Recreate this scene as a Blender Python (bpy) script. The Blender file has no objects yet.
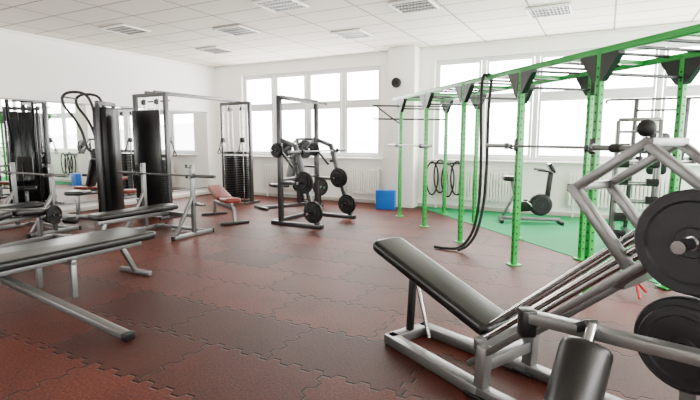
import bpy, bmesh, math, random
from mathutils import Matrix, Vector
from math import radians, sin, cos, pi
random.seed(4)
YAW = radians(28.2)
V = Vector
def RZ(a): return Matrix.Rotation(a,4,'Z')
def PL(x,y,yaw=0.0,z=0.0): return Matrix.Translation((x,y,z)) @ RZ(yaw)
DIAG = RZ(YAW)      # plan frame used for kit that stands oblique to the walls

# ------------------------------------------------------------ materials
def newmat(name):
    m = bpy.data.materials.new(name); m.use_nodes = True
    nt = m.node_tree; b = nt.nodes['Principled BSDF']
    return m, nt, b
def simple(name, col, rough=0.5, metal=0.0, noise=0.0, nscale=40, bump=0.0, coat=0.0, spec=0.5):
    m, nt, b = newmat(name)
    b.inputs['Base Color'].default_value = (*col,1)
    b.inputs['Roughness'].default_value = rough
    b.inputs['Metallic'].default_value = metal
    b.inputs['Specular IOR Level'].default_value = spec
    if coat: b.inputs['Coat Weight'].default_value = coat
    tc = nt.nodes.new('ShaderNodeTexCoord')
    n = nt.nodes.new('ShaderNodeTexNoise'); n.inputs['Scale'].default_value = nscale
    nt.links.new(tc.outputs['Object'], n.inputs['Vector'])
    if noise:
        r = nt.nodes.new('ShaderNodeMapRange')
        r.inputs['To Min'].default_value = max(0,rough-noise); r.inputs['To Max'].default_value = min(1,rough+noise)
        nt.links.new(n.outputs['Fac'], r.inputs['Value']); nt.links.new(r.outputs['Result'], b.inputs['Roughness'])
    if bump:
        bp = nt.nodes.new('ShaderNodeBump'); bp.inputs['Strength'].default_value = bump; bp.inputs['Distance'].default_value=0.002
        nt.links.new(n.outputs['Fac'], bp.inputs['Height']); nt.links.new(bp.outputs['Normal'], b.inputs['Normal'])
    return m
SILVER = simple('silver_steel',(0.16,0.16,0.16),0.38,0.8,0.08,30)
MSTEEL = simple('mid_steel',(0.10,0.10,0.102),0.34,0.85,0.08,30)
DSTEEL = simple('dark_steel',(0.05,0.05,0.052),0.36,0.8,0.08,30)
CHROME = simple('chrome',(0.42,0.42,0.43),0.14,1.0,0.04,20)
BLACKF = simple('black_frame',(0.003,0.003,0.0033),0.38,0.0,0.08,30,spec=0.35)
VINYL  = simple('black_vinyl',(0.003,0.003,0.0033),0.34,0.0,0.06,60,0.25,spec=0.38)
RUBBER = simple('rubber_black',(0.004,0.004,0.0043),0.6,0.0,0.1,80,0.3,spec=0.3)
IRON   = simple('cast_iron',(0.004,0.004,0.0043),0.45,0.2,0.1,60,0.3,spec=0.3)
GREYPL = simple('grey_plate',(0.020,0.020,0.022),0.5,0.3,0.08,60,0.2,spec=0.3)
GREEN  = simple('green_paint',(0.005,0.27,0.033),0.4,0.0,0.08,30)
REDV   = simple('red_vinyl',(0.13,0.010,0.006),0.4,0.0,0.08,60,0.2,spec=0.3)
REDP   = simple('red_paint',(0.35,0.005,0.005),0.4,0.0,0.05,30)
BLUE   = simple('blue_foam',(0.004,0.10,0.42),0.6,0.0,0.05,30,spec=0.3)
WHITE  = simple('white_enamel',(0.82,0.81,0.77),0.45,0.0,0.05,20)
FRAMEW = simple('window_pvc',(0.74,0.75,0.76),0.4,0.0,0.05,20)
WALL   = simple('wall_plaster',(0.93,0.915,0.885),0.9,0.0,0.05,80,0.15)
STACK  = simple('stack_shroud',(0.003,0.003,0.0033),0.30,0.0,0.05,30,spec=0.3)
SCREEN = simple('console_dark',(0.006,0.007,0.009),0.25,0.0,0.03,20,spec=0.3)
HOLE   = simple('hole_shade',(0.002,0.006,0.003),0.8,0.0,0.03,20)  # near-black paint for the shade inside holes that are not cut
GREENF = simple('green_turf',(0.003,0.20,0.07),0.8,0.0,0.08,120,0.5,spec=0.2)
LOUVRE = simple('louvre_alu',(0.25,0.25,0.25),0.4,0.7,0.05,20)
LAMPIN = simple('lamp_recess',(0.04,0.04,0.04),0.6,0.0,0.05,20)
m,nt,b = newmat('mirror_glass'); MIRROR=m
b.inputs['Base Color'].default_value=(0.86,0.88,0.87,1); b.inputs['Metallic'].default_value=1; b.inputs['Roughness'].default_value=0.01
SKIRT  = simple('skirting',(0.45,0.42,0.38),0.5,0.0,0.05,20)

class NB:
    def __init__(s,nt): s.nt=nt
    def m(s,op,a,b=None,c=None,clamp=False):
        n=s.nt.nodes.new('ShaderNodeMath'); n.operation=op; n.use_clamp=clamp
        for i,v in enumerate((a,b,c)):
            if v is None: continue
            if isinstance(v,(int,float)): n.inputs[i].default_value=v
            else: s.nt.links.new(v,n.inputs[i])
        return n.outputs[0]
def floor_mat():
    m,nt,b=newmat('rubber_puzzle_mat'); q=NB(nt)
    g=nt.nodes.new('ShaderNodeNewGeometry'); sp=nt.nodes.new('ShaderNodeSeparateXYZ')
    nt.links.new(g.outputs['Position'],sp.inputs[0]); x,y=sp.outputs[0],sp.outputs[1]
    SX,SY,A,P=1.0,0.62,0.024,0.17
    def wave(t):
        s1=q.m('SINE',q.m('MULTIPLY',t,2*pi/P)); s2=q.m('MULTIPLY',s1,2.6)
        return q.m('MULTIPLY',q.m('MAXIMUM',q.m('MINIMUM',s2,1.0),-1.0),A)
    yy=q.m('DIVIDE',q.m('ADD',y,wave(x)),SY)
    row=q.m('FLOOR',yy); fy=q.m('SUBTRACT',yy,row)
    dy=q.m('MULTIPLY',q.m('MINIMUM',fy,q.m('SUBTRACT',1.0,fy)),SY)
    xx=q.m('ADD',q.m('DIVIDE',q.m('ADD',x,wave(y)),SX),q.m('MULTIPLY',row,0.5))
    col=q.m('FLOOR',xx); fx=q.m('SUBTRACT',xx,col)
    dx=q.m('MULTIPLY',q.m('MINIMUM',fx,q.m('SUBTRACT',1.0,fx)),SX)
    d=q.m('MINIMUM',dx,dy)
    seam=nt.nodes.new('ShaderNodeMapRange'); seam.interpolation_type='SMOOTHSTEP'
    seam.inputs['From Min'].default_value=0.003; seam.inputs['From Max'].default_value=0.012
    nt.links.new(d,seam.inputs['Value'])
    cid=nt.nodes.new('ShaderNodeCombineXYZ'); nt.links.new(row,cid.inputs[0]); nt.links.new(col,cid.inputs[1])
    wn=nt.nodes.new('ShaderNodeTexWhiteNoise'); nt.links.new(cid.outputs[0],wn.inputs['Vector'])
    cr=nt.nodes.new('ShaderNodeValToRGB')
    cr.color_ramp.elements[0].color=(0.028,0.0048,0.0026,1); cr.color_ramp.elements[1].color=(0.072,0.0135,0.0075,1)
    nt.links.new(wn.outputs['Value'],cr.inputs['Fac'])
    n1=nt.nodes.new('ShaderNodeTexNoise'); n1.inputs['Scale'].default_value=60; n1.inputs['Detail'].default_value=4; n1.inputs['Roughness'].default_value=0.75
    n2=nt.nodes.new('ShaderNodeTexNoise'); n2.inputs['Scale'].default_value=1.6; n2.inputs['Detail'].default_value=6
    nt.links.new(g.outputs['Position'],n1.inputs['Vector']); nt.links.new(g.outputs['Position'],n2.inputs['Vector'])
    f=q.m('ADD',q.m('MULTIPLY',q.m('SUBTRACT',n1.outputs['Fac'],0.38),6.0),q.m('MULTIPLY',q.m('SUBTRACT',n2.outputs['Fac'],0.2),1.5),None)
    f=q.m('MAXIMUM',f,0.15)
    f=q.m('MULTIPLY',f,q.m('ADD',q.m('MULTIPLY',seam.outputs[0],0.93),0.07))
    vm=nt.nodes.new('ShaderNodeVectorMath'); vm.operation='SCALE'
    nt.links.new(cr.outputs['Color'],vm.inputs[0]); nt.links.new(f,vm.inputs['Scale'])
    nt.links.new(vm.outputs[0],b.inputs['Base Color'])
    b.inputs['Roughness'].default_value=0.58; b.inputs['Specular IOR Level'].default_value=0.2
    bp=nt.nodes.new('ShaderNodeBump'); bp.inputs['Distance'].default_value=0.006; bp.inputs['Strength'].default_value=0.7
    h=q.m('ADD',seam.outputs[0],q.m('MULTIPLY',n1.outputs['Fac'],0.35))
    nt.links.new(h,bp.inputs['Height']); nt.links.new(bp.outputs['Normal'],b.inputs['Normal'])
    return m
FLOOR=floor_mat()
def ceil_mat():
    m,nt,b=newmat('ceiling_panels'); q=NB(nt)
    g=nt.nodes.new('ShaderNodeNewGeometry'); sp=nt.nodes.new('ShaderNodeSeparateXYZ')
    nt.links.new(g.outputs['Position'],sp.inputs[0]); x,y=sp.outputs[0],sp.outputs[1]
    def dist(t,S,o):
        u=q.m('DIVIDE',q.m('ADD',t,o+60*S),S); f=q.m('FRACT',u)
        return q.m('MULTIPLY',q.m('MINIMUM',f,q.m('SUBTRACT',1.0,f)),S)
    d=q.m('MINIMUM',dist(x,1.15,0.0),dist(y,0.6,0.0))
    s=nt.nodes.new('ShaderNodeMapRange'); s.inputs['From Min'].default_value=0.008; s.inputs['From Max'].default_value=0.018
    nt.links.new(d,s.inputs['Value'])
    cr=nt.nodes.new('ShaderNodeValToRGB'); cr.color_ramp.elements[0].color=(0.22,0.20,0.17,1); cr.color_ramp.elements[1].color=(0.76,0.705,0.625,1)
    nt.links.new(s.outputs[0],cr.inputs['Fac']); nt.links.new(cr.outputs[0],b.inputs['Base Color'])
    b.inputs['Roughness'].default_value=0.85
    bp=nt.nodes.new('ShaderNodeBump'); bp.inputs['Distance'].default_value=0.01; nt.links.new(s.outputs[0],bp.inputs['Height']); nt.links.new(bp.outputs['Normal'],b.inputs['Normal'])
    return m
CEIL=ceil_mat()
def hill_mat():
    m,nt,b=newmat('hazy_wooded_hill')
    n=nt.nodes.new('ShaderNodeTexNoise'); n.inputs['Scale'].default_value=0.06; n.inputs['Detail'].default_value=8
    g=nt.nodes.new('ShaderNodeNewGeometry'); nt.links.new(g.outputs['Position'],n.inputs['Vector'])
    cr=nt.nodes.new('ShaderNodeValToRGB'); cr.color_ramp.elements[0].color=(0.36,0.40,0.40,1); cr.color_ramp.elements[1].color=(0.58,0.62,0.62,1)  # aerial haze painted into the hill colours, pale and low in contrast
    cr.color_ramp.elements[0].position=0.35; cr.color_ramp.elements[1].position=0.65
    nt.links.new(n.outputs['Fac'],cr.inputs['Fac']); nt.links.new(cr.outputs[0],b.inputs['Base Color']); b.inputs['Roughness'].default_value=1
    return m
HILL=hill_mat()

# ------------------------------------------------------------ builder
def axis_frame(p1,p2,up=None):
    d=(p2-p1); L=d.length; z=d/L
    u=V(up) if up is not None else (V((0,0,1)) if abs(z.z)<0.95 else V((0,1,0)))
    x=u.cross(z).normalized(); y=z.cross(x)
    M=Matrix((x,y,z)).transposed().to_4x4(); M.translation=(p1+p2)/2
    return M,L
class B:
    def __init__(s,name,M=None):
        s.name=name; s.bm=bmesh.new(); s.mats=[]; s.M=M or Matrix()
    def idx(s,mat):
        if mat not in s.mats: s.mats.append(mat)
        return s.mats.index(mat)
    def merge(s,t,mat,L):
        t.verts.index_update(); MM=s.M@L; i=s.idx(mat)
        vs=[s.bm.verts.new(MM@v.co) for v in t.verts]
        for f in t.faces:
            try: nf=s.bm.faces.new([vs[v.index] for v in f.verts]); nf.material_index=i
            except ValueError: pass
        t.free()
    def box(s,c,size,mat,bev=0.0,R=None,seg=2):
        t=bmesh.new(); bmesh.ops.create_cube(t,size=1)
        for v in t.verts: v.co=V((v.co.x*size[0],v.co.y*size[1],v.co.z*size[2]))
        if bev>0: bmesh.ops.bevel(t,geom=t.edges[:],offset=min(bev,min(size)*0.49),segments=seg,profile=0.5,affect='EDGES')
        L=Matrix.Translation(c)
        if R is not None: L=L@R
        s.merge(t,mat,L)
    def beam(s,p1,p2,w,h,mat,up=None,bev=0.006):
        p1,p2=V(p1),V(p2); L,ln=axis_frame(p1,p2,up)
        t=bmesh.new(); bmesh.ops.create_cube(t,size=1)
        for v in t.verts: v.co=V((v.co.x*w,v.co.y*h,v.co.z*ln))
        if bev>0: bmesh.ops.bevel(t,geom=t.edges[:],offset=min(bev,min(w,h)*0.45),segments=2,profile=0.5,affect='EDGES')
        s.merge(t,mat,L)
    def pad(s,p1,p2,w,th,mat,up=None,bev=0.03):
        p1,p2=V(p1),V(p2); L,ln=axis_frame(p1,p2,up)
        t=bmesh.new(); bmesh.ops.create_cube(t,size=1)
        for v in t.verts: v.co=V((v.co.x*w,v.co.y*th,v.co.z*ln))
        ve=[e for e in t.edges if abs((e.verts[0].co-e.verts[1].co).normalized().y)>0.9]
        bmesh.ops.bevel(t,geom=ve,offset=min(0.06,w*0.3),segments=4,profile=0.5,affect='EDGES')
        te=[e for e in t.edges if abs((e.verts[0].co-e.verts[1].co).normalized().y)<0.1]
        bmesh.ops.bevel(t,geom=te,offset=min(bev,th*0.45),segments=3,profile=0.5,affect='EDGES')
        s.merge(t,mat,L)
    def tube(s,p1,p2,r,mat,seg=14,r2=None):
        p1,p2=V(p1),V(p2); L,ln=axis_frame(p1,p2)
        t=bmesh.new(); bmesh.ops.create_cone(t,cap_ends=True,segments=seg,radius1=r,radius2=r if r2 is None else r2,depth=ln)
        s.merge(t,mat,L)
    def roller(s,p1,p2,r,mat,seg=24):
        p1,p2=V(p1),V(p2); L,ln=axis_frame(p1,p2); e=min(r*0.35,ln*0.3)
        pr=[(0.001,-ln/2),(r*0.55,-ln/2),(r-e*0.5,-ln/2+e*0.12),(r-e*0.1,-ln/2+e*0.5),(r,-ln/2+e),(r,ln/2-e),(r-e*0.1,ln/2-e*0.5),(r-e*0.5,ln/2-e*0.12),(r*0.55,ln/2),(0.001,ln/2)]
        s.lathe(pr,L,mat,seg,False)
    def lathe(s,prof,L,mat,seg=28,closed=True):
        t=bmesh.new(); rings=[]
        for k in range(seg):
            a=2*pi*k/seg; rings.append([t.verts.new((r*cos(a),r*sin(a),z)) for r,z in prof])
        n=len(prof)
        for k in range(seg):
            A,Bb=rings[k],rings[(k+1)%seg]
            for i in range(n if closed else n-1):
                j=(i+1)%n; t.faces.new((A[i],Bb[i],Bb[j],A[j]))
        s.merge(t,mat,L)
    def plate(s,c,axis,r,th,mat,hub=CHROME):
        c=V(c); a=V(axis).normalized(); L,_=axis_frame(c-a*0.5,c+a*0.5); t=th/2
        pr=[(0.025,t),(r*0.27,t),(r*0.30,t*0.35),(r*0.76,t*0.35),(r*0.80,t),(r*0.96,t),(r,t*0.6)]
        pr=pr+[(x,-z) for x,z in reversed(pr)]
        s.lathe(pr,L,mat,36)
        pr=[(0.022,t*1.15),(r*0.14,t*1.15),(r*0.14,-t*1.15),(0.022,-t*1.15)]
        s.lathe(pr,L,hub,20)
    def path(s,pts,r,mat,seg=10,closed=False,smooth=4):
        P=[V(p) for p in pts]; n=len(P); Q=[]
        if smooth:
            rng=range(n if closed else n-1)
            for i in rng:
                p0=P[(i-1)%n] if closed or i>0 else P[0]*2-P[1]
                p1=P[i]; p2=P[(i+1)%n]
                p3=P[(i+2)%n] if closed or i+2<n else P[-1]*2-P[-2]
                for k in range(smooth):
                    t=k/smooth; Q.append(0.5*((2*p1)+(p2-p0)*t+(2*p0-5*p1+4*p2-p3)*t*t+(3*p1-p0-3*p2+p3)*t**3))
            if not closed: Q.append(P[-1])
        else: Q=P
        t=bmesh.new(); rings=[]; N=len(Q); prevx=None
        for i in range(N):
            a=Q[(i-1)%N] if (closed or i>0) else Q[0]; c=Q[(i+1)%N] if (closed or i<N-1) else Q[-1]
            z=(c-a).normalized()
            if prevx is None: x=(V((0,0,1)) if abs(z.z)<0.9 else V((1,0,0))).cross(z).normalized()
            else: x=(prevx-z*prevx.dot(z)).normalized()
            prevx=x; y=z.cross(x)
            rings.append([t.verts.new(Q[i]+r*(x*cos(2*pi*k/seg)+y*sin(2*pi*k/seg))) for k in range(seg)])
        for i in range(N if closed else N-1):
            A,C=rings[i],rings[(i+1)%N]
            for k in range(seg): t.faces.new((A[k],A[(k+1)%seg],C[(k+1)%seg],C[k]))
        if not closed:
            t.faces.new(rings[0][::-1]); t.faces.new(rings[-1])
        s.merge(t,mat,Matrix())
    def prism(s,poly,L,th,mat):
        t=bmesh.new(); a=[t.verts.new((x,y,-th/2)) for x,y in poly]; c=[t.verts.new((x,y,th/2)) for x,y in poly]
        t.faces.new(a[::-1]); t.faces.new(c); n=len(poly)
        for i in range(n): t.faces.new((a[i],a[(i+1)%n],c[(i+1)%n],c[i]))
        s.merge(t,mat,L)
    def ball(s,c,r,mat,sc=(1,1,1)):
        t=bmesh.new(); bmesh.ops.create_uvsphere(t,u_segments=24,v_segments=14,radius=r)
        for v in t.verts: v.co=V((v.co.x*sc[0],v.co.y*sc[1],v.co.z*sc[2]))
        s.merge(t,mat,Matrix.Translation(c))
    def done(s,flat=False):
        bm=s.bm; bmesh.ops.recalc_face_normals(bm,faces=bm.faces[:])
        xs=[v.co for v in bm.verts]
        lo=V((min(c.x for c in xs),min(c.y for c in xs),min(c.z for c in xs))); hi=V((max(c.x for c in xs),max(c.y for c in xs),max(c.z for c in xs)))
        o=V(((lo.x+hi.x)/2,(lo.y+hi.y)/2,lo.z))
        bmesh.ops.translate(bm,verts=bm.verts[:],vec=-o)
        for f in bm.faces: f.smooth=not flat
        for e in bm.edges:
            if len(e.link_faces)==2 and e.calc_face_angle(0)>radians(38): e.smooth=False
        me=bpy.data.meshes.new(s.name); bm.to_mesh(me); bm.free()
        for mt in s.mats: me.materials.append(mt)
        ob=bpy.data.objects.new(s.name,me); ob.location=o; bpy.context.collection.objects.link(ob)
        return ob

# ------------------------------------------------------------ room
XL,XR,YB,YF,H=-9.75,4.5,-4.5,10.2,3.5
T=0.3
b=B('floor'); b.box(((XL+XR)/2,(YB+YF)/2,-0.1),(XR-XL+2*T,YF-YB+2*T,0.2),FLOOR); b.done(True)
b=B('ceiling'); b.box(((XL+XR)/2,(YB+YF)/2,H+0.1),(XR-XL+2*T,YF-YB+2*T,0.2),CEIL); b.done(True)
SILL,WTOP=1.08,3.22
groups=[(-8.80,-4.66),(-3.38,3.9)]
def winwall(name,lo,hi,groups,horizontal,pos,outer):
    b=B(name)
    def bx(a0,a1,z0,z1):
        if a1-a0<1e-4: return
        if horizontal: b.box(((a0+a1)/2,(pos+outer)/2,(z0+z1)/2),(a1-a0,abs(outer-pos),z1-z0),WALL)
        else: b.box(((pos+outer)/2,(a0+a1)/2,(z0+z1)/2),(abs(outer-pos),a1-a0,z1-z0),WALL)
    bx(lo,hi,0,SILL); bx(lo,hi,WTOP,H)
    e=[lo]+[v for g in groups for v in g]+[hi]
    for i in range(0,len(e),2): bx(e[i],e[i+1],SILL,WTOP)
    b.done(True)
winwall('wall_back',XL-T,XR+T,groups,True,YF,YF+T)
rgroups=[(-3.9,2.4),(2.9,9.2)]
fgroups=[(-9.2,-6.1)]  # unseen front window, added to let more daylight in
winwall('wall_right',YB,YF,rgroups,False,XR,XR+T)
winwall('wall_front',XL-T,XR+T,fgroups,True,YB,YB-T)
b=B('wall_left'); b.box((XL-T/2,(YB+YF)/2,H/2),(T,YF-YB,H),WALL); b.done(True)
def window(n,a0,a1,horizontal,pos,sgn):
    b=B('window_%d'%n); F=0.055
    def bx(u0,u1,z0,z1,d=0.07,off=0.12):
        if horizontal: b.box(((u0+u1)/2,pos+sgn*off,(z0+z1)/2),(u1-u0,d,z1-z0),FRAMEW,0.006)
        else: b.box((pos+sgn*off,(u0+u1)/2,(z0+z1)/2),(d,u1-u0,z1-z0),FRAMEW,0.006)
    bx(a0,a1,SILL,SILL+0.07); bx(a0,a1,WTOP-0.07,WTOP); TR=2.36
    k=max(1,round((a1-a0)/1.04)); w=(a1-a0)/k
    for i in range(k+1):
        c=a0+i*w; c=min(max(c,a0+F/2),a1-F/2); bx(c-F/2-0.02,c+F/2+0.02,SILL+0.071,WTOP-0.071)
    for i in range(k):
        u0=a0+i*w+0.06; u1=a0+(i+1)*w-0.06
        bx(u0,u1,TR-0.05,TR+0.05,0.06)
        for z0,z1 in ((SILL+0.072,TR-0.052),(TR+0.052,WTOP-0.072)):
            bx(u0,u0+0.045,z0,z1,0.05,0.10); bx(u1-0.045,u1,z0,z1,0.05,0.10)
            bx(u0+0.046,u1-0.046,z0,z0+0.045,0.05,0.10); bx(u0+0.046,u1-0.046,z1-0.045,z1,0.05,0.10)
    # inner sill board
    if horizontal: b.box(((a0+a1)/2,pos+sgn*(-0.03),SILL-0.016),(a1-a0+0.1,0.2,0.03),WHITE,0.006)
    else: b.box((pos+sgn*(-0.03),(a0+a1)/2,SILL-0.016),(0.2,a1-a0+0.1,0.03),WHITE,0.006)
    b.done()
for i,(a0,a1) in enumerate(groups): window(i+1,a0,a1,True,YF,1)
for i,(a0,a1) in enumerate(rgroups): window(i+3,a0,a1,False,XR,1)
for i,(a0,a1) in enumerate(fgroups): window(i+5,a0,a1,True,YB,-1)
b=B('pillar'); b.box((-4.02,YF-0.17,H/2),(0.62,0.34,H),WALL,0.008); b.done()
for nm,c,sz in (('baseboard_left',(XL+0.01,(YB+YF)/2,0.04),(0.02,YF-YB,0.08)),('baseboard_back',((XL+XR)/2,YF-0.01,0.04),(XR-XL,0.02,0.08))):
    b=B(nm); b.box(c,sz,SKIRT,0.004); b.done()
b=B('trim_1'); b.box(((XL+XR)/2,YF-0.02,H-0.03),(XR-XL,0.04,0.05),WHITE,0.004); b.done()
b=B('trim_2'); b.box((XL+0.02,(YB+YF)/2,H-0.03),(0.04,YF-YB,0.05),WHITE,0.004); b.done()
# mirror
b=B('wall_mirror')
y=-3.0
while y<9.7:
    b.box((XL+0.03,y+0.8,1.22),(0.012,1.594,2.02),MIRROR); y+=1.6
b.box((XL+0.03,3.4,2.245),(0.03,12.84,0.03),LOUVRE,0.004); b.box((XL+0.03,3.4,0.195),(0.03,12.84,0.03),LOUVRE,0.004)
b.done(True)
# green turf area (diagonal edge)
b=B('green_turf')
poly=[(-3.75,YF-0.03),(-0.09,6.44),(1.9,4.45),(4.47,2.4),(4.47,YF-0.03)]
b.prism(poly,Matrix.Translation((0,0,0.004)),0.008,GREENF); b.done(True)
# ceiling lights
for (x,y) in [(-7.8,8.2),(-4.35,8.2),(-0.9,8.2),(2.5,8.2),(-6.07,6.95),(-2.65,6.95),(0.8,6.95),(-7.8,5.95),(-4.35,5.95),(-0.9,5.95),(-6.07,3.6),(-2.65,3.6),(-6.07,0.5),(-2.65,0.5),(0.8,3.6)]:
    b=B('ceiling_light',PL(x,y)); z=H-0.012
    w,d=0.62,0.58
    b.box((0,0,H-0.004),(w,d,0.006),LAMPIN)
    for sx in (-1,1): b.box((sx*(w/2-0.012),0,z-0.008),(0.024,d,0.035),WHITE,0.003); b.box((0,sx*(d/2-0.012),z-0.008),(w-0.05,0.024,0.035),WHITE,0.003)
    for k in range(1,12): b.box((-w/2+k*w/12,0,z-0.004),(0.008,d-0.06,0.022),LOUVRE)
    for k in range(1,4): b.box((0,-d/2+k*d/4,z-0.004),(w-0.06,0.014,0.024),WHITE)
    b.done()
# radiators
def radiator(x0,x1,z0=0.22,z1=0.85):
    b=B('radiator'); n=int((x1-x0)/0.06)
    for k in range(n):
        b.box((x0+(k+0.5)*(x1-x0)/n,YF-0.12,(z0+z1)/2),(0.045,0.07,z1-z0),WHITE,0.012)
    b.box(((x0+x1)/2,YF-0.12,z0+0.05),(x1-x0,0.05,0.04),WHITE,0.01); b.box(((x0+x1)/2,YF-0.12,z1-0.05),(x1-x0,0.05,0.04),WHITE,0.01)
    for x in (x0+0.1,x1-0.1): b.box((x,YF-0.045,0.5),(0.04,0.09,0.05),WHITE); b.tube((x,YF-0.12,z0+0.04),(x,YF-0.12,0.009),0.012,WHITE)
    b.done()
radiator(-5.55,-4.62); radiator(-8.0,-6.6); radiator(-3.35,-1.55); radiator(-0.6,1.2)
b=B('wall_speaker'); b.roller((-4.12,YF-0.342,2.74),(-4.12,YF-0.43,2.74),0.11,BLACKF); b.tube((-4.12,YF-0.43,2.74),(-4.12,YF-0.437,2.74),0.07,IRON,20); b.done()
b=B('blue_foam_box',PL(-4.18,9.45,radians(10))); b.box((0,0,0.21),(0.42,0.16,0.42),BLUE,0.012); b.box((0,-0.083,0.21),(0.36,0.006,0.36),BLUE,0.003); b.done()

# ------------------------------------------------------------ gym kit
def plates_on(b,c,axis,rs,side=1,mat=IRON):
    a=V(axis).normalized(); p=V(c)
    for r,th in rs:
        b.plate(p+a*side*th/2,a,r,th,mat); p=p+a*side*(th+0.004)
def barbell(b,c,axis,L=2.2,mat=CHROME):
    a=V(axis).normalized(); c=V(c)
    b.tube(c-a*L/2,c+a*L/2,0.014,mat,12)
    for s in (-1,1):
        b.tube(c+a*s*(L/2-0.43),c+a*s*L/2,0.025,mat,14); b.tube(c+a*s*(L/2-0.45),c+a*s*(L/2-0.42),0.038,mat,14)
def bench_press(x,y,yaw=0):
    b=B('bench_press',PL(x,y,yaw))
    for s in (-1,1):
        X=s*0.56
        b.beam((X,-0.02,0.04),(X,-0.02,1.12),0.06,0.06,SILVER,up=(0,1,0))
        b.beam((X,-0.42,0.03),(X,0.35,0.03),0.06,0.06,SILVER)
        b.box((X,-0.44,0.03),(0.07,0.03,0.07),BLACKF,0.004); b.box((X,0.37,0.03),(0.07,0.03,0.07),BLACKF,0.004)
        b.beam((X,-0.38,0.07),(X,-0.04,0.62),0.045,0.045,SILVER)
        for z in (0.92,1.08):
            b.beam((X,-0.04,z),(X,-0.13,z),0.05,0.012,BLACKF); b.beam((X,-0.13,z-0.004),(X,-0.13,z+0.05),0.05,0.012,BLACKF,up=(0,1,0))
        b.tube((X,0.0,0.5),(X+s*0.22,0,0.5),0.024,CHROME)
    b.beam((-0.56,0.0,0.32),(0.56,0.0,0.32),0.06,0.06,SILVER); b.beam((-0.56,0.2,0.05),(0.56,0.2,0.05),0.05,0.05,SILVER)
    barbell(b,(0,-0.09,0.955),(1,0,0),mat=MSTEEL)
    b.beam((0,0,0.34),(0,-1.25,0.34),0.06,0.06,SILVER)
    b.pad((0,0.08,0.43),(0,-1.32,0.43),0.32,0.085,VINYL)
    b.beam((0,-1.15,0.33),(0,-1.22,0.03),0.06,0.06,SILVER); b.beam((-0.3,-1.22,0.03),(0.3,-1.22,0.03),0.06,0.06,SILVER)
    for s in (-1,1): b.box((s*0.31,-1.22,0.03),(0.03,0.07,0.065),BLACKF,0.004)
    return b.done()
bench_press(-6.2,5.35); bench_press(-8.35,4.45)

# cable crossover along left side
def tower(b,y,s):
    for x in (-0.42,0.42):
        b.beam((x,y,0.03),(x,y,2.38),0.07,0.08,MSTEEL,up=(0,1,0))
        b.beam((x,y-0.25,0.03),(x,y+0.25,0.03),0.06,0.06,MSTEEL)
    b.beam((-0.42,y,0.06),(0.42,y,0.06),0.06,0.06,MSTEEL); b.beam((-0.42,y,2.35),(0.42,y,2.35),0.07,0.07,MSTEEL)
    for x in (-0.18,0.18):
        for dx in (-0.07,0.07): b.tube((x+dx,y,0.08),(x+dx,y,2.32),0.011,CHROME,10)
        for k in range(24): b.box((x,y,0.14+k*0.042),(0.27,0.16,0.037),IRON,0.004)
        b.box((x,y,1.2),(0.28,0.16,0.06),BLACKF,0.006)
        b.tube((x,y,1.22),(x,y,2.3),0.004,BLACKF,6)
        b.roller((x-0.015,y+0.0,2.22),(x+0.015,y,2.22),0.055,BLACKF,18)
    for x in (-0.3,0.3):
        b.tube((x,y+s*0.12,0.1),(x,y+s*0.12,2.3),0.016,CHROME,10); b.box((x,y+s*0.13,1.5),(0.07,0.1,0.12),BLACKF,0.01)
        b.path([(x,y+s*0.2,1.5),(x,y+s*0.26,1.3),(x-0.05,y+s*0.27,1.2),(x+0.05,y+s*0.27,1.2),(x,y+s*0.26,1.3)],0.012,BLACKF,8)
b=B('cable_crossover',PL(-7.75,7.45))
tower(b,-1.1,1); tower(b,1.3,-1)
for x in (-0.12,0.12): b.beam((x,-1.1,2.41),(x,1.3,2.41),0.06,0.05,MSTEEL)
b.tube((-0.3,-0.9,2.25),(0.3,-0.9,2.25),0.016,BLACKF)
b.box((0,-1.22,1.08),(0.74,0.03,1.96),STACK,0.01)
b.done()

# selectorised tower with loop arms
def loop_machine(x,y,yaw):
    b=B('pulley_weight_machine',PL(x,y,yaw))
    b.box((0,0.30,1.1),(0.52,0.26,2.0),STACK,0.03)
    b.box((0,0.30,0.06),(0.6,0.36,0.1),SILVER,0.01)
    for s in (-1,1):
        b.beam((s*0.29,0.3,0.06),(s*0.29,0.3,2.15),0.05,0.07,DSTEEL,up=(0,1,0))
        b.box((s*0.12,0.165,1.1),(0.17,0.012,1.7),SCREEN,0.004)
    b.beam((-0.32,0.3,2.17),(0.32,0.3,2.17),0.07,0.07,DSTEEL)
    b.beam((0,0.2,0.04),(0,-0.75,0.04),0.07,0.07,SILVER); b.beam((-0.3,-0.75,0.04),(0.3,-0.75,0.04),0.07,0.07,SILVER)
    b.beam((0,-0.35,0.05),(0,-0.35,0.45),0.06,0.06,SILVER,up=(0,1,0))
    b.pad((0,-0.52,0.50),(0,-0.16,0.50),0.36,0.08,VINYL)
    b.pad((0,-0.08,0.62),(0,0.04,1.15),0.30,0.07,VINYL,up=(0,1,0))
    b.beam((0,-0.02,0.8),(0,0.2,0.8),0.05,0.05,SILVER)
    for s in (-1,1):
        S=s*0.20
        b.path([(S,0.20,1.75),(S,0.16,2.12),(S*1.1,0.04,2.33),(S*1.1,-0.22,2.36),(S*1.1,-0.36,2.28),(S*1.1,-0.34,2.12),(S*1.1,-0.18,1.9),(S,-0.06,1.65),(S,0.02,1.35),(S,0.17,1.25)],0.026,BLACKF,10)
    b.beam((-0.22,-0.36,2.28),(0.22,-0.36,2.28),0.03,0.03,BLACKF)
    return b.done()
loop_machine(-8.55,5.65,radians(-62))

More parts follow.
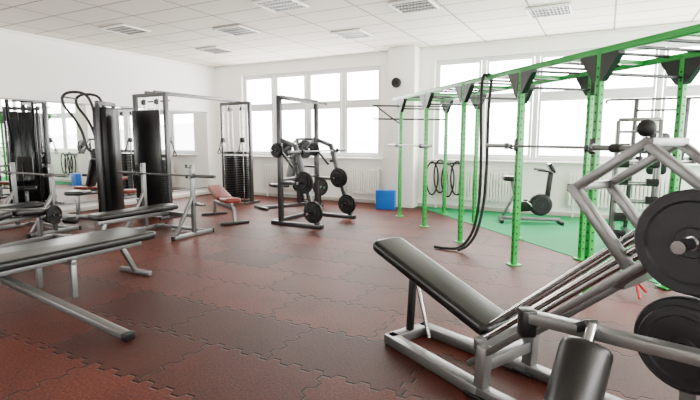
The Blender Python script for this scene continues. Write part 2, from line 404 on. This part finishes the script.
def utility_bench(x,y,yaw,mat,name='utility_bench'):
    b=B(name,PL(x,y,yaw))
    b.beam((0,-0.6,0.28),(0,0.55,0.28),0.06,0.06,SILVER)
    for yy in (-0.6,0.55):
        b.beam((0,yy,0.28),(0,yy*1.1,0.04),0.05,0.05,SILVER); b.beam((-0.26,yy*1.1,0.03),(0.26,yy*1.1,0.03),0.05,0.05,BLACKF)
    b.pad((0,-0.62,0.42),(0,-0.18,0.40),0.29,0.08,mat); b.pad((0,-0.12,0.40),(0,0.62,0.58),0.29,0.08,mat)
    b.beam((0,0.1,0.30),(0,0.35,0.48),0.04,0.04,SILVER); b.beam((0,-0.5,0.29),(0,-0.5,0.38),0.05,0.05,SILVER,up=(0,1,0))
    return b.done()
utility_bench(-6.35,6.75,radians(60),REDV)
utility_bench(-8.95,7.1,radians(0),REDV)

# seated plate-loaded press between the crossover and the squat rack
b=B('seated_press_machine',PL(-6.25,8.75,radians(-25)))
b.beam((0,-0.7,0.035),(0,0.6,0.035),0.07,0.07,DSTEEL); b.beam((-0.45,0.6,0.035),(0.45,0.6,0.035),0.07,0.07,DSTEEL); b.beam((-0.3,-0.7,0.035),(0.3,-0.7,0.035),0.06,0.06,DSTEEL)
b.beam((0,-0.25,0.05),(0,-0.25,0.46),0.06,0.06,DSTEEL,up=(0,1,0)); b.pad((0,-0.45,0.51),(0,-0.05,0.49),0.32,0.08,VINYL); b.pad((0,0.02,0.6),(0,0.16,1.25),0.3,0.08,VINYL,up=(0,1,0))
b.beam((0,0.25,0.05),(0,0.22,1.3),0.07,0.07,DSTEEL,up=(0,1,0))
for s in (-1,1):
    b.beam((s*0.38,0.58,0.05),(s*0.38,0.45,1.55),0.06,0.06,DSTEEL)
    b.beam((s*0.38,0.45,1.50),(s*0.36,-0.15,1.12),0.05,0.05,DSTEEL); b.tube((s*0.36,-0.15,1.12),(s*0.16,-0.2,1.12),0.018,RUBBER)
    b.tube((s*0.38,0.15,1.30),(s*0.60,0.15,1.30),0.022,CHROME); plates_on(b,(s*0.43,0.15,1.30),(1,0,0),[(0.2,0.04),(0.15,0.03)],s)
    b.tube((s*0.38,0.55,0.45),(s*0.60,0.55,0.45),0.022,CHROME); plates_on(b,(s*0.43,0.55,0.45),(1,0,0),[(0.2,0.04)],s)
b.beam((-0.38,0.45,1.52),(0.38,0.45,1.52),0.06,0.06,DSTEEL); b.beam((-0.38,0.5,0.9),(0.38,0.5,0.9),0.05,0.05,DSTEEL); b.beam((0,0.22,0.9),(0,0.5,0.9),0.05,0.05,DSTEEL)
b.done()

# foreground wide bench
b=B('flat_bench',PL(-4.62,2.35))
b.pad((0,-1.15,0.46),(0,1.2,0.46),0.62,0.085,VINYL)
b.beam((0,-1.05,0.385),(0,1.1,0.385),0.09,0.06,SILVER); b.beam((0.2,-1.0,0.39),(0.2,1.05,0.39),0.05,0.05,SILVER)
for yy in (0.25,):
    b.beam((0.27,yy,0.38),(0.30,yy-0.02,0.03),0.05,0.05,SILVER,up=(0,1,0)); b.beam((-0.3,yy,0.38),(-0.3,yy,0.03),0.05,0.05,SILVER,up=(0,1,0))
    b.beam((-0.32,yy,0.36),(0.3,yy,0.36),0.05,0.05,SILVER)
b.beam((-0.05,-0.3,0.37),(1.5,-0.12,0.035),0.075,0.05,SILVER); b.box((1.52,-0.115,0.03),(0.05,0.09,0.06),BLACKF,0.006)
b.beam((0,-1.0,0.37),(-0.9,-1.0,0.03),0.07,0.05,SILVER)
b.beam((0,0.95,0.36),(0,1.12,0.03),0.05,0.05,SILVER)
b.beam((-0.25,1.12,0.03),(0.25,1.12,0.03),0.05,0.05,SILVER)
b.done()

# leg curl bench at the far left
b=B('leg_curl_bench',PL(-7.25,3.55,radians(15)))
b.beam((0,-0.8,0.04),(0,0.65,0.04),0.07,0.07,SILVER)
for yy in (-0.8,0.65): b.beam((-0.3,yy,0.035),(0.3,yy,0.035),0.06,0.06,SILVER)
b.beam((0,-0.45,0.05),(0,-0.45,0.40),0.06,0.06,SILVER,up=(1,0,0)); b.beam((0,0.42,0.05),(0,0.42,0.44),0.06,0.06,SILVER,up=(1,0,0))
b.pad((0,-0.85,0.42),(0,-0.12,0.50),0.36,0.09,VINYL); b.pad((0,-0.08,0.50),(0,0.52,0.44),0.36,0.09,VINYL)
b.beam((0,-0.75,0.36),(0,0.5,0.40),0.06,0.05,SILVER)
b.beam((0.14,0.5,0.40),(0.14,0.82,0.26),0.045,0.045,SILVER); b.tube((-0.3,0.82,0.26),(0.3,0.82,0.26),0.016,CHROME)
for s in (-1,1): b.roller((s*0.05,0.82,0.26),(s*0.28,0.82,0.26),0.06,VINYL)
for s in (-1,1): b.tube((s*0.2,0.3,0.36),(s*0.34,0.25,0.36),0.018,RUBBER)
b.tube((0.12,0.48,0.40),(0.32,0.48,0.40),0.02,CHROME); plates_on(b,(0.2,0.48,0.40),(1,0,0),[(0.14,0.03)],1)
b.done()

# half rack in the centre
b=B('squat_rack',PL(-4.62,7.4))
for s in (-1,1):
    y=s*0.6
    b.beam((-0.62,y,0.03),(0.42,y,0.03),0.08,0.07,DSTEEL); b.box((0.43,y,0.03),(0.03,0.09,0.075),BLACKF,0.004)
    b.beam((-0.42,y,0.05),(-0.42,y,2.26),0.075,0.075,DSTEEL,up=(0,1,0))
    b.beam((-0.10,y,1.42),(0.34,y,0.06),0.075,0.075,DSTEEL)
    b.beam((-0.39,y,1.50),(-0.10,y,1.40),0.07,0.07,DSTEEL)
    b.beam((-0.42,y,0.75),(0.10,y,0.75),0.06,0.06,DSTEEL)
    b.beam((-0.40,y,1.30),(-0.14,y,1.02),0.04,0.04,BLACKF)
    for x,z in ((0.12,0.78),(0.3,0.28)):
        b.tube((x,y,z),(x,y-0.26,z),0.022,CHROME); plates_on(b,(x,y-0.05,z),(0,1,0),[(0.19,0.035),(0.15,0.03),(0.11,0.03)],-1)
    b.tube((-0.45,y,1.32),(-0.45,y-0.22,1.32),0.02,CHROME); plates_on(b,(-0.45,y-0.04,1.32),(0,1,0),[(0.13,0.03),(0.11,0.03)],-1)
    for z in (1.0,1.2,1.6,1.8): b.tube((-0.455,y,z),(-0.38,y,z),0.012,HOLE,8)
    b.beam((-0.1,y-0.03,1.1),(-0.02,y-0.03,1.1),0.02,0.05,BLACKF)
b.beam((-0.42,-0.6,2.24),(-0.42,0.6,2.24),0.065,0.065,DSTEEL); b.beam((-0.60,-0.6,0.04),(-0.60,0.6,0.04),0.06,0.06,DSTEEL); b.beam((-0.42,-0.6,0.8),(-0.42,0.6,0.8),0.05,0.05,DSTEEL)
b.tube((-0.2,-0.62,2.18),(-0.2,0.62,2.18),0.016,MSTEEL)
for s in (-1,1): b.beam((-0.42,s*0.6,2.22),(-0.18,s*0.6,2.18),0.05,0.04,DSTEEL)
barbell(b,(0.02,0,1.30),(0,1,0),1.9,MSTEEL)
for s in (-1,1): b.beam((-0.08,s*0.6,1.30),(0.04,s*0.6,1.27),0.05,0.02,BLACKF); b.beam((0.05,s*0.6,1.26),(0.05,s*0.6,1.34),0.05,0.014,BLACKF,up=(0,1,0))
b.done()

# functional rig
def fx(Y): return 0.98+0.27*(9.3-Y)
HR=2.3
b=B('functional_training_rig',DIAG)
frontY=[9.3,8.15,6.9,5.6,4.45,3.2]
off=V((0.93,0.25,0)); dirv=V((0.27,-1,0)).normalized()
def post(p,zb):
    b.box((p.x,p.y,zb+0.008),(0.14,0.14,0.016),GREEN,0.003,R=RZ(0.26))
    b.beam((p.x,p.y,zb+0.012),(p.x,p.y,HR),0.06,0.06,GREEN,up=(0.27,-1,0))
    for k in range(26):
        z=0.15+k*0.08
        q=V((p.x,p.y,z))
        for n in (V((0.2606,-0.9653,0)),V((-0.9653,-0.2606,0))):
            q1=q+n*0.0295; b.tube(q1,q1+n*0.002,0.011,HOLE,8)  # dark disc on the face stands in for a shaded hole
rows=[]
for k,o in enumerate((V((0,0,0)),off)):
    P=[V((fx(Y),Y,0))+o for Y in frontY]; rows.append(P)
    for p in P:
        post(p,0.0 if k==0 else 0.008)
        for s in (-1,1):
            q=p+dirv*s*0.028
            L=Matrix((dirv*s,V((0,0,1)),(dirv*s).cross(V((0,0,1))))).transposed().to_4x4(); L.translation=V((q.x,q.y,HR-0.03))
            b.prism([(0,0),(0.2,0),(0.2,-0.025),(0.025,-0.24),(0,-0.24)],L,0.066,BLACKF)
    a=P[0]-dirv*0.45; c=P[-1]+dirv*0.6
    b.beam((a.x,a.y,HR),(c.x,c.y,HR),0.06,0.06,GREEN)
f0=rows[0][0]-dirv*0.4; L=(rows[0][-1]-rows[0][0]).length+0.8
k=0; d=0
while d<L:
    p=f0+dirv*d; q=p+off
    if k%4==0: b.beam((p.x,p.y,HR+0.005),(q.x,q.y,HR+0.005),0.045,0.045,GREEN)
    else: b.tube((p.x,p.y,HR+0.02),(q.x,q.y,HR+0.02),0.016,DSTEEL,10)
    d+=0.31; k+=1
for i,Y in enumerate(frontY[:-1]):
    p=rows[0][i]; q=rows[1][i]
    b.tube((p.x,p.y,HR-0.2),(q.x,q.y,HR-0.2),0.016,DSTEEL)
# side outrigger pull-up bars at far end
p=rows[0][0]
for dz in (0.0,-0.25):
    b.tube((p.x-0.55,p.y-0.1,HR-0.15+dz),(p.x+0.9,p.y+0.22,HR-0.15+dz),0.016,DSTEEL)
b.tube((p.x-0.5,p.y-0.1,HR-0.15),(p.x,p.y,HR-0.5),0.014,DSTEEL)
b.done()
b=B('olympic_barbell',DIAG)
c=V((fx(5.05)-0.08,5.05-0.02,1.43)); barbell(b,c,dirv,2.25,SILVER)
for Y in (5.6,4.45):
    x=fx(Y); b.box((x-0.065,Y-0.018,1.40),(0.075,0.05,0.02),BLACKF,0.003,R=RZ(0.26)); b.box((x-0.105,Y-0.028,1.425),(0.012,0.05,0.06),BLACKF,0.003,R=RZ(0.26)); b.box((x-0.038,Y-0.01,1.44),(0.01,0.075,0.14),BLACKF,0.003,R=RZ(0.26))
b.tube(c+dirv*0.9,c+dirv*1.0,0.04,RUBBER)
b.done()
# second barbell racked on the two far front posts
b=B('olympic_barbell',DIAG)
c=V((fx(8.725)-0.08,8.705,1.40)); barbell(b,c,dirv,2.0,SILVER)
for Y in (9.3,8.15):
    x=fx(Y); b.box((x-0.065,Y-0.018,1.37),(0.075,0.05,0.02),BLACKF,0.003,R=RZ(0.26)); b.box((x-0.105,Y-0.028,1.395),(0.012,0.05,0.06),BLACKF,0.003,R=RZ(0.26))
b.done()
b=B('battle_rope',DIAG)
b.path([(1.77,6.25,HR+0.02),(1.72,6.3,HR-0.0),(1.71,6.3,1.9),(1.73,6.3,1.3),(1.73,6.3,0.75),(1.66,6.3,0.3),(1.50,6.32,0.06),(1.30,6.4,0.024),(1.18,6.5,0.024)],0.02,RUBBER,10)
b.path([(1.77,6.22,HR+0.04),(1.82,6.25,HR-0.02),(1.80,6.26,1.9),(1.80,6.26,1.2),(1.78,6.26,0.7),(1.70,6.25,0.3),(1.58,6.25,0.1),(1.45,6.28,0.022)],0.02,RUBBER,10)
b.done()

# exercise bike
def bike(x,y,yaw):
    b=B('exercise_bike',PL(x,y,yaw,0.008)@Matrix.Scale(0.92,4))
    b.beam((-0.55,0,0.07),(0.55,0,0.07),0.07,0.06,SILVER)
    for X in (-0.55,0.55): b.beam((X,-0.26,0.035),(X,0.26,0.035),0.07,0.07,BLACKF)
    b.roller((0.18,-0.07,0.36),(0.18,0.07,0.36),0.22,BLACKF,28); b.plate((0.18,0.08,0.36),(0,1,0),0.17,0.03,GREYPL); b.plate((0.18,-0.08,0.36),(0,1,0),0.17,0.03,GREYPL)
    b.beam((-0.2,0,0.1),(-0.36,0,0.82),0.08,0.08,SILVER); b.beam((0.28,0,0.3),(0.34,0,1.0),0.09,0.09,BLACKF); b.beam((-0.25,0,0.3),(0.2,0,0.36),0.12,0.20,BLACKF)
    b.beam((-0.52,0,0.12),(-0.28,0,0.6),0.05,0.05,SILVER)
    b.pad((-0.54,0,0.87),(-0.20,0,0.86),0.28,0.10,VINYL)
    b.path([(0.06,-0.24,1.05),(0.24,-0.26,1.03),(0.34,-0.2,1.0),(0.34,0.2,1.0),(0.24,0.26,1.03),(0.06,0.24,1.05)],0.02,BLACKF)
    b.box((0.34,0,1.08),(0.07,0.34,0.2),SCREEN,0.012,R=Matrix.Rotation(radians(-25),4,'Y'))
    for s in (-1,1):
        b.beam((0.0,s*0.11,0.34),(s*0.12,s*0.12,0.34-s*0.12),0.02,0.03,CHROME); b.box((s*0.12,s*0.17,0.34-s*0.12),(0.09,0.09,0.025),BLACKF,0.006)
    b.tube((0,-0.12,0.34),(0,0.12,0.34),0.02,CHROME)
    return b.done()
bike(-1.15,9.1,radians(15))

# power tower and ladder frame behind the rig
b=B('power_tower',DIAG@PL(4.75,7.3,radians(-20),0.008))
for s in (-1,1):
    X=s*0.34
    b.beam((X,-0.45,0.03),(X,0.55,0.03),0.06,0.06,DSTEEL); b.beam((X,0.35,0.04),(X,0.15,2.12),0.06,0.06,DSTEEL)
    b.beam((X,0.25,1.15),(X,-0.38,1.18),0.05,0.05,DSTEEL); b.pad((X,-0.33,1.225),(X,-0.02,1.225),0.1,0.05,VINYL,bev=0.015); b.tube((X,-0.36,1.16),(X,-0.36,1.34),0.016,RUBBER)
b.tube((-0.7,0.12,2.12),(0.7,0.12,2.12),0.018,DSTEEL)
b.path([(-0.7,0.12,2.12),(-0.78,0.0,2.1),(-0.8,-0.12,2.06)],0.018,RUBBER); b.path([(0.7,0.12,2.12),(0.78,0.0,2.1),(0.8,-0.12,2.06)],0.018,RUBBER)
b.tube((-0.34,0.13,1.95),(0.34,0.13,1.95),0.016,DSTEEL)
b.pad((0,0.18,0.95),(0,0.12,1.6),0.28,0.07,VINYL,up=(0,1,0)); b.beam((-0.34,0.24,1.3),(0.34,0.24,1.3),0.05,0.05,DSTEEL); b.beam((-0.34,0.34,0.25),(0.34,0.34,0.25),0.05,0.05,DSTEEL)
b.done()
b=B('dumbbell_tower_rack',DIAG@PL(3.82,6.35,radians(-25),0.008))
for s in (-1,1):
    X=s*0.24
    b.beam((X,-0.32,0.03),(X,0.32,0.03),0.06,0.06,SILVER)
    b.beam((X,-0.26,0.05),(X,0.0,1.75),0.05,0.05,SILVER); b.beam((X,0.26,0.05),(X,0.02,1.75),0.05,0.05,SILVER)
b.beam((-0.24,0.01,1.76),(0.24,0.01,1.76),0.05,0.05,SILVER); b.beam((-0.24,0.3,0.04),(0.24,0.3,0.04),0.05,0.05,SILVER)
for k in range(7):
    z=0.22+k*0.23; f=(z-0.05)/1.7; yy=-0.26+0.26*f
    b.tube((-0.24,yy,z),(0.24,yy,z),0.016,SILVER)
    if k<6:
        for X in (-0.17,0.17): b.beam((X,yy,z),(X,yy-0.12,z+0.02),0.03,0.012,BLACKF)
        r=0.062-0.005*k; Y2=yy-0.085; Z2=z+0.02+0.02
        b.tube((-0.19,Y2,Z2),(0.19,Y2,Z2),0.014,CHROME,10)
        for s in (-1,1): b.tube((s*0.10,Y2,Z2),(s*0.24,Y2,Z2),r,IRON,6)
b.done()
# resistance bands on wall hooks
b=B('resistance_bands')
for i,(x,dz) in enumerate(((-3.3,0.0),(-3.12,0.05),(-2.95,-0.03),(-2.75,0.02))):
    b.beam((x,YF-0.13,1.0+dz),(x,YF-0.30,1.0+dz),0.02,0.02,CHROME)
    w=0.11
    b.path([(x,YF-0.27,1.03+dz),(x-w,YF-0.27,0.9+dz),(x-w*1.2,YF-0.27,0.6+dz),(x-w*0.5,YF-0.27,0.35+dz),(x+w*0.5,YF-0.27,0.35+dz),(x+w*1.2,YF-0.27,0.6+dz),(x+w,YF-0.27,0.9+dz)],0.018,RUBBER,8,True)
b.beam((-3.4,YF-0.14,1.0),(-2.65,YF-0.14,1.0),0.05,0.03,BLACKF)
for x in (-3.35,-2.7): b.beam((x,YF-0.14,1.0),(x,YF-0.001,1.0),0.03,0.03,BLACKF)
b.done()
# red floor stand
b=B('red_jack_stand',DIAG@PL(2.75,4.45,0.3,0.008))
b.tube((0,0,0.1),(0,0,0.3),0.022,REDP)
for k in range(3):
    a=2*pi*k/3; b.beam((0,0,0.16),(0.15*cos(a),0.15*sin(a),0.015),0.025,0.02,REDP)
b.box((0,0,0.31),(0.12,0.05,0.02),REDP,0.004); b.done()

# leg press (foreground right)
a=V((0.595,-0.803,0)); p_=V((-0.803,-0.595,0))
LP=Matrix((a,p_,V((0,0,1)))).transposed().to_4x4(); LP.translation=V((0.9,2.85,0))
b=B('leg_press_machine',DIAG@LP)
# local: u along machine, v towards viewer, z up
b.pad((-1.05,0,0.70),(0.05,0,0.34),0.30,0.085,VINYL,up=(0,0,1))
b.beam((-0.95,0,0.61),(0.0,0,0.28),0.06,0.05,SILVER)
b.beam((-0.72,0,0.54),(-0.75,0,0.05),0.045,0.045,BLACKF,up=(0,1,0)); b.tube((-0.70,0.0,0.52),(-0.55,0,0.08),0.014,CHROME)
for s in (-1,1):
    v=s*0.24
    b.beam((-0.80,v*0.7,0.04),(0.10,v,0.04),0.09,0.07,SILVER)
    b.beam((0.08,v,0.04),(1.75,v,0.04),0.08,0.06,SILVER)
    b.beam((0.10,v,0.02),(0.12,v,0.32),0.07,0.07,SILVER,up=(0,1,0))
    b.beam((0.02,v,0.18),(1.50,v,1.50),0.06,0.035,SILVER)
    b.tube((0.03,v*0.70,0.30),(1.46,v*0.70,1.56),0.018,CHROME,16)
    b.tube((0.00,v*0.34,0.36),(1.42,v*0.34,1.62),0.015,CHROME,16)
    b.beam((1.50,v,1.50),(1.68,v,0.05),0.07,0.06,SILVER)
    b.box((0.09,v,0.015),(0.14,0.12,0.02),BLACKF,0.004)
    # carriage
    w=v*0.75
    b.beam((0.55,w,1.26),(0.88,w,1.50),0.045,0.04,SILVER)
    b.beam((0.55,w,1.28),(0.86,w,0.90),0.055,0.045,SILVER)
    b.beam((0.86,w,1.49),(1.20,w,1.22),0.045,0.04,SILVER)
    b.beam((0.80,w,0.86),(1.22,w,1.24),0.07,0.05,SILVER)
b.beam((0.06,-0.24,0.31),(0.06,0.24,0.31),0.05,0.07,SILVER)
b.beam((-0.76,-0.2,0.04),(-0.76,0.2,0.04),0.09,0.07,SILVER); b.beam((0.1,-0.24,0.20),(0.1,0.24,0.20),0.07,0.07,SILVER); b.beam((1.68,-0.24,0.05),(1.68,0.24,0.05),0.08,0.06,SILVER)
b.beam((1.47,-0.24,1.54),(1.47,0.24,1.54),0.07,0.12,SILVER)
b.beam((0.55,-0.2,1.27),(0.55,0.2,1.27),0.04,0.04,SILVER); b.beam((0.8,-0.2,0.86),(0.8,0.2,0.86),0.06,0.06,SILVER)
b.beam((0.88,-0.2,1.49),(0.88,0.2,1.49),0.04,0.04,SILVER)
b.tube((0.86,0.18,1.49),(0.86,0.18,1.54),0.012,CHROME)
b.ball((0.86,0.18,1.55),0.038,RUBBER)
b.tube((1.12,-0.50,1.12),(1.12,0.50,1.12),0.024,CHROME,16)
for s in (-1,1):
    plates_on(b,(1.12,s*0.29,1.12),(0,1,0),[(0.20,0.045),(0.20,0.04)],s,GREYPL)
    b.beam((1.12,s*0.24,0.05),(1.12,s*0.24,0.78),0.06,0.05,SILVER,up=(0,1,0))
    b.tube((1.12,s*0.22,0.71),(1.12,s*0.46,0.71),0.024,CHROME,16)
    plates_on(b,(1.12,s*0.29,0.71),(0,1,0),[(0.19,0.05),(0.16,0.035)],s,GREYPL)
b.done()

# leg extension machine in the near right corner
b=B('leg_extension_machine',DIAG)
b.beam((0.70,1.84,0.80),(1.30,1.42,0.77),0.06,0.045,SILVER)
b.beam((0.71,1.83,0.83),(0.71,1.83,0.72),0.06,0.06,BLACKF,up=(0,1,0))
b.roller((0.73,1.50,0.53),(0.85,1.62,0.78),0.088,VINYL,32)
b.tube((0.70,1.47,0.47),(0.875,1.645,0.84),0.018,CHROME)
b.beam((0.875,1.64,0.84),(0.87,1.73,0.79),0.05,0.04,BLACKF)
b.beam((1.28,1.44,0.03),(1.28,1.44,0.80),0.08,0.08,SILVER,up=(0,1,0)); b.beam((0.95,1.62,0.03),(1.6,1.2,0.03),0.08,0.06,SILVER); b.beam((1.1,1.15,0.03),(1.45,1.75,0.03),0.08,0.06,SILVER)
b.pad((1.25,1.30,0.55),(1.7,1.0,0.55),0.38,0.09,VINYL)
b.beam((1.28,1.42,0.47),(1.7,1.04,0.47),0.06,0.06,SILVER)
b.done()

# ------------------------------------------------------------ outside
b=B('hillside')
t=bmesh.new(); N=60; grid=[]
for j in range(10):
    row=[]
    for i in range(N):
        x=-500+i*1000/(N-1); yv=200+j*30
        h=(j/9)**0.8*(16+10*sin(i*0.23+1)+7*sin(i*0.57))-8
        row.append(t.verts.new((x,yv,h)))
    grid.append(row)
for j in range(9):
    for i in range(N-1): t.faces.new((grid[j][i],grid[j][i+1],grid[j+1][i+1],grid[j+1][i]))
b.merge(t,HILL,Matrix()); b.done()

w=bpy.data.worlds.new('World'); bpy.context.scene.world=w; w.use_nodes=True
bg=w.node_tree.nodes['Background']; bg.inputs['Color'].default_value=(1.0,0.98,0.94,1); bg.inputs['Strength'].default_value=32.0
def portal(name,loc,rot,sx,sy):
    l=bpy.data.lights.new(name,'AREA'); l.shape='RECTANGLE'; l.size=sx; l.size_y=sy
    try: l.cycles.is_portal=True
    except Exception: pass
    o=bpy.data.objects.new(name,l); o.location=loc; o.rotation_euler=rot; bpy.context.collection.objects.link(o)
zc=(SILL+WTOP)/2; hh=WTOP-SILL
for a0,a1 in groups: portal('daylight_portal',((a0+a1)/2,YF+T-0.02,zc),(radians(-90),0,0),a1-a0,hh)
for a0,a1 in fgroups: portal('daylight_portal',((a0+a1)/2,YB-T+0.02,zc),(radians(90),0,0),a1-a0,hh)
for a0,a1 in rgroups: portal('daylight_portal',(XR+T-0.02,(a0+a1)/2,zc),(0,radians(90),0),hh,a1-a0)

cam=bpy.data.cameras.new('camera'); co=bpy.data.objects.new('camera',cam); bpy.context.collection.objects.link(co)
cam.sensor_width=36; cam.lens=475/700*36; cam.clip_end=2000; cam.clip_start=0.05
co.location=(0,0,1.5); co.rotation_euler=(radians(90-7.2),0,YAW)
bpy.context.scene.camera=co
